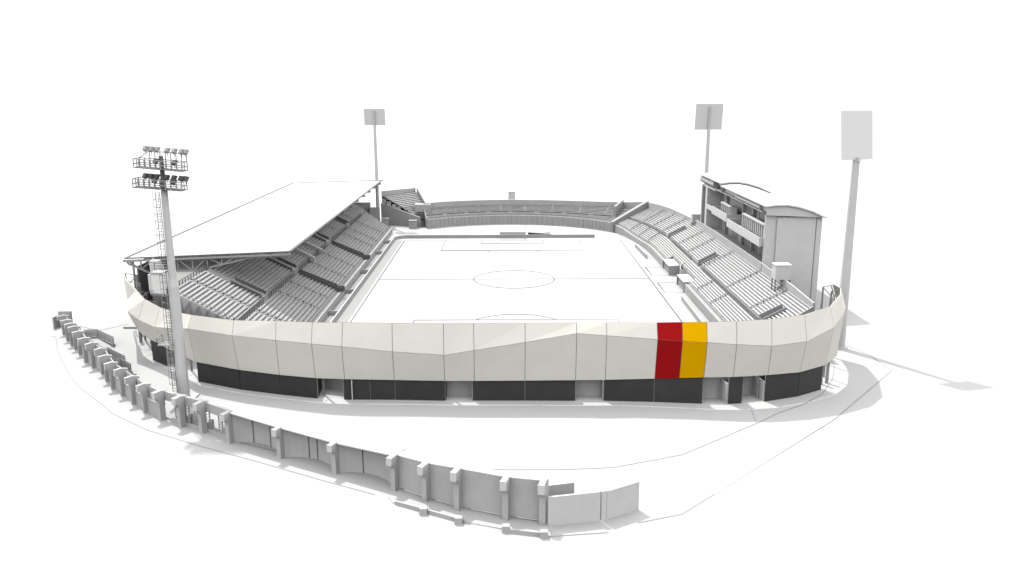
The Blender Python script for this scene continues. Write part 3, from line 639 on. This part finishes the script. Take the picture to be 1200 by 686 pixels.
def lampbox(x, y, z, m):
    # tilted box lamp facing +x +y and down
    f = Vector((.55,.75,-.55)).normalized(); r_ = Vector((.8,-.6,0)).normalized(); u = r_.cross(f); c = Vector((x, y, z))
    lo = [c-r_*.33-u*.3-f*.2, c+r_*.33-u*.3-f*.2, c+r_*.33+u*.3-f*.2, c-r_*.33+u*.3-f*.2]
    m.hexa(lo, [c-r_*.42-u*.4+f*.22, c+r_*.42-u*.4+f*.22, c+r_*.42+u*.4+f*.22, c-r_*.42+u*.4+f*.22]); m.bar((x,y,z-.8),(x,y,z),.07)
def platform(z, x0, x1, y0, y1, tall, sag):
    m = MB(); m.hexa([(x0,y0,z+sag),(x1,y0,z-sag*.2),(x1,y1,z-sag*.2),(x0,y1,z+sag)],[(x0,y0,z+sag+.1),(x1,y0,z-sag*.2+.1),(x1,y1,z-sag*.2+.1),(x0,y1,z+sag+.1)]); pf = m.build('lamp_platform', 'dsteel', mt)
    m = MB(); n = 9
    zf = lambda x: z+sag-(x-x0)/(x1-x0)*sag*1.2
    for yy in (y0, y1):
        for i in range(n+1):
            x = x0+(x1-x0)*i/n; m.bar((x,yy,zf(x)),(x,yy,zf(x)+(tall if tall > 1.5 and i > 1 and yy == y1 else 1.25)),.11)
        for h in (.6,1.25): m.bar((x0,yy,zf(x0)+h),(x1,yy,zf(x1)+h),.11)
    for xx in (x0, x1):
        for h in (.6,1.25): m.bar((xx,y0,zf(xx)+h),(xx,y1,zf(xx)+h),.11)
        m.bar((xx,(y0+y1)/2,zf(xx)),(xx,(y0+y1)/2,zf(xx)+1.25),.1)
    if tall > 1.5:
        xa = x0+(x1-x0)*2/n; m.bar((xa,y1,zf(xa)+tall),(x1,y1,zf(x1)+tall),.12); m.bar((x0,y1,zf(x0)+1.25),(xa,y1,zf(xa)+tall),.11)
    m.build('cage_railing', 'steel', pf)
    xs = [x0+.9,x0+1.7,x0+2.5,x0+3.9,x0+4.9,x0+5.9,x1-.15]
    for i, x in enumerate(xs):
        q = MB(); lampbox(x, y1+.15, zf(x)+(tall+.3 if tall > 1.5 else 1.55), q); q.build('floodlight', 'dsteel' if tall < 1.5 else 'steel', pf)
    for i, x in enumerate((x0+2.6, x0+5.2)):
        q = MB(); lampbox(x, y0+1.2, zf(x)+1.1, q); q.build('floodlight', 'dsteel', pf)
platform(30.9,-53.6,-46.9,-81.3,-79.2,1.2,.45)
platform(33.6,-53.2,-46.6,-81.3,-79.2,2.3,.5)

# small terrace behind the near facade (hidden by it in the photograph) ----
ne = thing('near_end_terrace', 'low terrace behind the cream facade closing the near end', 'terrace', (0,-72,0))
NF = [(-44,-64),(-30,-69.5),(-23,-70.6),(-15,-71.2),(0,-71.5),(15,-71.6),(28,-71.2),(37,-67.5)]
NB = [(-46.5,-69.2),(-32.5,-75.6),(-24,-78.6),(-15,-79.7),(0,-79.9),(15,-80.2),(29,-81.4),(40,-77.8)]
m = MB()
for k in range(8):
    t0, t1 = k/8, (k+1)/8
    for i in range(len(NF)-1):
        a, b, c2, d2 = lerp(NF[i],NB[i],t0), lerp(NF[i+1],NB[i+1],t0), lerp(NF[i+1],NB[i+1],t1), lerp(NF[i],NB[i],t1); z = 1+.5*(k+1)
        m.hexa([(*a,0),(*b,0),(*c2,0),(*d2,0)],[(*a,z),(*b,z),(*c2,z),(*d2,z)])
m.build('terrace', 'conc', ne)

# ---------------------------------------------------------------- perimeter wall in the foreground
PW = [(-85,-46),(-82.3,-50),(-80,-53.1),(-78.2,-55.4),(-75.9,-58.6),(-72.8,-63),(-70.2,-65.9),(-67.3,-68.9),(-64.9,-72.6),(-62.4,-76.2),(-59.6,-79.2),(-56.5,-82.7),(-53.4,-86.1),(-50,-89),(-46.3,-91.5),(-42.7,-93.6),(-38,-97.0),(-30.2,-101.7),(-22.5,-106.2),(-14.9,-110.6),(-11.1,-113.3),(-7.4,-115.4),(-2.1,-117.6),(1.8,-118.7)]
PH = [3.6,3.8,4.0,4.1,4.1,4.2,4.2,4.2,4.2,4.2,4.2,4.2,4.2,4.2,4.3,4.3,4.2,4.0,3.9,4.2,4.4,4.7,4.7,4.8,4.8]
pw = thing('perimeter_wall', 'long curving concrete boundary wall with bracketed pillars in the foreground', 'wall', (-38,-97,0))
def nrm(i):
    a = V2(PW[max(i-1,0)]); b = V2(PW[min(i+1,len(PW)-1)]); d = (b-a).normalized(); return d, Vector((d.y, -d.x))
def pillar(i):
    d, n = nrm(i); p = V2(PW[i]); h = PH[i]; w = .26 if i < 13 else .34
    # profile in (outward, z): shaft, corbel curve, cap
    back = -1.35 if i < 13 else -1.5
    sh = -.85 if i < 17 else back
    pr = [(sh,0),(0,0),(-.02,h*.55)]
    for k in range(1, 6):
        a = k/6*math.pi/2; pr.append((-.02+.42*(1-math.cos(a)), h*.58+(h*.2)*math.sin(a)))
    pr += [(.44,h*.80),(.5,h),(back*.3,h+.12),(back,h-.1)]+([(back,h*.8),(sh,h*.76)] if i < 17 else [])
    m = MB(); off = d*w; m.prism([(p.x+n.x*u-off.x, p.y+n.y*u-off.y, z) for u, z in pr], (d.x*2*w, d.y*2*w, 0))
    o = m.build('pillar', 'wallf', pw)
    m = MB(); c = p+n*.5; m.hexa([(c.x-off.x*1.08,c.y-off.y*1.08,h*.78),(c.x+off.x*1.08,c.y+off.y*1.08,h*.78),(c.x+off.x*1.08+n.x*.1,c.y+off.y*1.08+n.y*.1,h*.78),(c.x-off.x*1.08+n.x*.1,c.y-off.y*1.08+n.y*.1,h*.78)],
        [(c.x-off.x*1.08,c.y-off.y*1.08,h+.03),(c.x+off.x*1.08,c.y+off.y*1.08,h+.03),(c.x+off.x*1.08+n.x*.1,c.y+off.y*1.08+n.y*.1,h+.03),(c.x-off.x*1.08+n.x*.1,c.y-off.y*1.08+n.y*.1,h+.03)])
    m.build('lit_cap_face', 'white' if i > 11 else 'light', o)  # pale plate: the cap's sunlit face put into its colour
for i in range(len(PW)): pillar(i)
gates = {13: 1, 14: 1, 15: 1}
for i in range(len(PW)-1):
    d, n = nrm(i); a, b = V2(PW[i]), V2(PW[i+1]); e = (b-a).normalized(); nn = Vector((e.y, -e.x)); L = (b-a).length
    h0, h1 = PH[i]-.15, PH[i+1]-.15
    if i in gates:
        # lintel beam over an open gateway
        q0, q1 = a-nn*1.2, b-nn*1.2
        m = MB(); m.wall(q0, q1, .5, h0-1.3, h0, h1-1.3, h1); m.build('lintel', 'wallf', pw)
        m = MB(); m.hexa([(*(a-nn*1.5),h0-1.2),(*(b-nn*1.5),h1-1.2),(*(b-nn*3.2),h1-1.2),(*(a-nn*3.2),h0-1.2)],[(*(a-nn*1.5),h0-1.0),(*(b-nn*1.5),h1-1.0),(*(b-nn*3.2),h1-1.0),(*(a-nn*3.2),h0-1.0)]); m.build('canopy_slab', 'wallf', pw)
        m = MB(); m.wall(a-nn*1.0, b-nn*1.0, .3, 0, .35); m.build('kerb', 'wallf', pw)
    elif 16 <= i <= 18:
        # scalloped recess
        N = 10; pts = []
        for k in range(N+1):
            t_ = k/N; s_ = .6+1.7*math.sin(math.pi*min(1,t_*1.0))**.8*(1.0 if t_ < .5 else 1.0); pts.append(a.lerp(b, t_)-nn*s_)
        m = MB()
        for k in range(N): m.wall(pts[k], pts[k+1], .25, 0, h0+(h1-h0)*k/N, 0, h0+(h1-h0)*(k+1)/N)
        m.build('wall_panel', 'wallf', pw)
        m = MB(); m.hexa([(*(a-nn*.35),h0),(*(b-nn*.35),h1),(*(b-nn*2.6),h1),(*(a-nn*2.6),h0)],[(*(a-nn*.35),h0+.16),(*(b-nn*.35),h1+.16),(*(b-nn*2.6),h1+.16),(*(a-nn*2.6),h0+.16)]); m.build('coping', 'white', pw)
        for t_ in ((.3,.62) if i == 16 else (.36,.5) if i == 17 else (.33,)):
            k = t_*N; q = pts[int(k)].lerp(pts[int(k)+1], k-int(k))+nn*.16; hh = h0-.1
            m = MB(); m.box(q.x-.05,q.y-.05,.05,q.x+.05,q.y+.05,hh); m.build('panel_joint', 'dsteel', pw)
    elif i >= 19:
        q0, q1 = a-nn*.9, b-nn*.9
        m = MB(); m.wall(q0, q1, .3, .12, h0, .12, h1); m.build('wall_panel', 'wallf', pw)
        m = MB(); m.hexa([(*(a-nn*.7),h0),(*(b-nn*.7),h1),(*(b-nn*1.7),h1),(*(a-nn*1.7),h0)],[(*(a-nn*.7),h0+.14),(*(b-nn*.7),h1+.14),(*(b-nn*1.7),h1+.14),(*(a-nn*1.7),h0+.14)]); m.build('coping', 'white', pw)
        m = MB(); m.wall(a.lerp(b,.25)-nn*.66, b.lerp(a,.03)-nn*.66, .1, .12, .24); m.build('skirting', 'white', pw)
    else:
        m = MB(); m.wall(a-nn*.7, b-nn*.7, .3, 0, h0*.52); m.build('wall_panel', 'wallf', pw)
        m = MB(); m.wall(a-nn*1.0, b-nn*1.0, .14, h0*.5, h0-.2); m.build('wall_panel', 'wallf', pw)
        m = MB(); m.wall(a-nn*.62, b-nn*.62, .4, h0*.52, h0*.52+.1); m.build('ledge', 'wallf', pw)
# footings showing below the paving strip
m = MB()
for a, b in (((-14.2,-113.9),(-6.4,-118.2)),((-2.2,-120.1),(1.6,-121.0))): m.wall(a, b, .25, 0, .45)
for x, y in ((-10.9,-116.1),(-7.0,-118.2),(-2.0,-120.0),(1.9,-121.2)): m.box(x-.4,y-.35,0,x+.4,y+.35,.75)
m.build('footing', 'wallf', pw)
# turnstile gates
def turnstile(i, t_, lb):
    a, b = V2(PW[i]), V2(PW[i+1]); e = (b-a).normalized(); nn = Vector((e.y, -e.x)); p_ = a.lerp(b, t_)-nn*2.1
    r = thing('turnstile', lb, 'turnstile', (p_.x, p_.y, 0), 'open turnstile gates in the perimeter wall')
    m = MB()
    for s_ in (-.75, .75): q = p_+e*s_; m.bar((q.x,q.y,0),(q.x,q.y,2.7),.14)
    q0, q1 = p_-e*.75, p_+e*.75; m.bar((*q0,2.65),(*q1,2.65),.14); m.build('frame', 'light', r)
    m = MB(); m.bar((p_.x,p_.y,0),(p_.x,p_.y,2.6),.12); m.build('post', 'steel', r)
    m = MB()
    for z in (.5,.9,1.3,1.7,2.1):
        for k in range(3):
            an = k*2.094+.4; m.bar((p_.x,p_.y,z),(p_.x+.6*math.cos(an),p_.y+.6*math.sin(an),z),.06)
    m.build('arms', 'steel', r)
    m = MB(); q = p_+e*1.0; m.box(q.x-.25,q.y-.9,0,q.x+.25,q.y+.3,1.1); m.build('side_box', 'conc', r)
for i, w_ in zip((13,14,15), ('left', 'middle', 'right')):
    turnstile(i, .33, f'steel turnstile on the left inside the {w_} open bay of the boundary wall'); turnstile(i, .7, f'steel turnstile on the right inside the {w_} open bay of the boundary wall')

# plain walls at the right end
rw = thing('plain_wall', 'plain pale wall sections ending the perimeter wall at its right', 'wall', (7,-117,0))
m = MB(); m.wall((2.4,-118.9),(7.9,-117.75),.25,0,3.35); m.build('wall_panel', 'light', rw)
m = MB(); m.wall((8.05,-117.75),(8.6,-117.5),.35,0,3.4); m.build('post', 'light', rw)
m = MB(); m.wall((8.65,-117.55),(12.4,-115.3),.22,0,3.3); m.build('wall_panel', 'light', rw)
m = MB(); m.wall((1.9,-112.6),(5.7,-111.6),.25,0,1.45); tag(m.build('low_wall', 'light'), 'short low grey wall standing behind the right end of the boundary wall', 'wall')
# end block, handrail at the far left end
m = MB(); m.box(-88.6,-40.0,0,-86.2,-39.5,2.9); m.box(-88.5,-42.5,0,-88.2,-40,2.4)
tag(m.build('end_block', 'conc'), 'upright grey slab at the far left tip of the boundary wall', 'wall')
hr = thing('ramp_handrail', 'slim sloping handrail behind the left end of the boundary wall', 'handrail', (-82,-47,0))
rail_line(hr, [(-87.0,-40.6,1.3),(-81.6,-47.6,1.3),(-76.8,-54.6,1.1)], 1.0, 2.2, 'steel', .12, name='rail')
m = MB(); m.wall((-87.0,-40.6),(-76.8,-54.6),.5,0,1.3); m.build('ramp_wall', 'wallf', hr)
# fenced ramps
def ramp(pts, lb):
    r = thing('fenced_ramp', lb, 'ramp', (*pts[0], 0), 'railed ramps behind the left boundary wall')
    m = MB()
    for a, b in zip(pts, pts[1:]): m.wall(a, b, .5, 0, .45)
    m.build('kerb', 'conc', r)
    m = MB()
    for a, b in zip(pts, pts[1:]): m.wall(a, b, .05, .5, 1.75)
    m.build('infill_panel', 'lamp', r)
    rail_line(r, [(*p_, .4) for p_ in pts], 1.45, 1.9, 'steel', .08, mids=(.5,))
    m = MB(); a, b = pts[-2], pts[-1]; d = (V2(b)-V2(a)).normalized(); nn = Vector((-d.y, d.x))*1.6
    if nn.y > 0: nn = -nn
    m.hexa([(*a,0),(*b,0),(b[0]+nn.x,b[1]+nn.y,0),(a[0]+nn.x,a[1]+nn.y,0)],[(*a,.3),(*b,.06),(b[0]+nn.x,b[1]+nn.y,.06),(a[0]+nn.x,a[1]+nn.y,.3)]); m.build('ramp_deck', 'conc', r)
ramp([(-79.2,-49.5),(-77.0,-49.0),(-71.8,-54.0)], 'longest railed ramp behind the far left end of the boundary wall')
ramp([(-71.8,-60.5),(-70.0,-60.3),(-64.9,-65.2)], 'shorter railed ramp behind the middle left of the boundary wall')
ramp([(-66.5,-66.6),(-65.0,-66.6),(-62.2,-69.3)], 'smallest railed ramp, nearest the caged floodlight mast')
for x, y, lb in ((-60.6,-71.4,'tiny dark bollard near the smallest ramp'),(-15.0,-102.6,'tiny dark bollard behind the boundary wall where it turns'),(-14.2,-108.9,'tiny dark post stub at a pillar of the boundary wall')):
    m = MB(); m.tube((x,y,0),(x,y,.75),.13,n=8); m.box(x-.5,y-.12,.55,x+.1,y+.12,.75); tag(m.build('bollard', 'dsteel'), lb, 'bollard')

# ---------------------------------------------------------------- light, world, camera
w = bpy.data.worlds.new('World'); S.world = w; w.use_nodes = True
bg = w.node_tree.nodes['Background']; bg.inputs['Color'].default_value = (1, 1, 1, 1); bg.inputs['Strength'].default_value = 1.3
sun = bpy.data.lights.new('sun', 'SUN'); sun.energy = 2.6; sun.angle = math.radians(1.2); sun.color = (1, .985, .96)
so = bpy.data.objects.new('sun', sun); COL.objects.link(so)
so.rotation_euler = Vector((.33, -.55, -1)).to_track_quat('-Z', 'Y').to_euler(); so.location = (-60, 100, 150)
cam = bpy.data.cameras.new('camera'); co = bpy.data.objects.new('camera', cam); COL.objects.link(co); S.camera = co
cam.sensor_width = 36; cam.lens = 1001.1/1200*36; cam.clip_end = 20000; cam.clip_start = 1
pt, yw, rl = .2354, .0065, -.0025
cp, sp, cy, sy, cr, sr = math.cos(pt), math.sin(pt), math.cos(yw), math.sin(yw), math.cos(rl), math.sin(rl)
fwd = Vector((sy*cp, cy*cp, -sp)); right = Vector((cy, -sy, 0)); up = right.cross(fwd)
r2 = right*cr+up*sr; u2 = up*cr-right*sr
co.matrix_world = Matrix(((r2.x,u2.x,-fwd.x,-1.8329),(r2.y,u2.y,-fwd.y,-200.3164),(r2.z,u2.z,-fwd.z,44.7447),(0,0,0,1)))
S.render.engine = 'CYCLES'
S.cycles.diffuse_bounces = 0
S.view_settings.view_transform = 'Standard'; S.view_settings.look = 'None'; S.view_settings.exposure = 0; S.view_settings.gamma = 1
S.render.resolution_x = 1024; S.render.resolution_y = 585
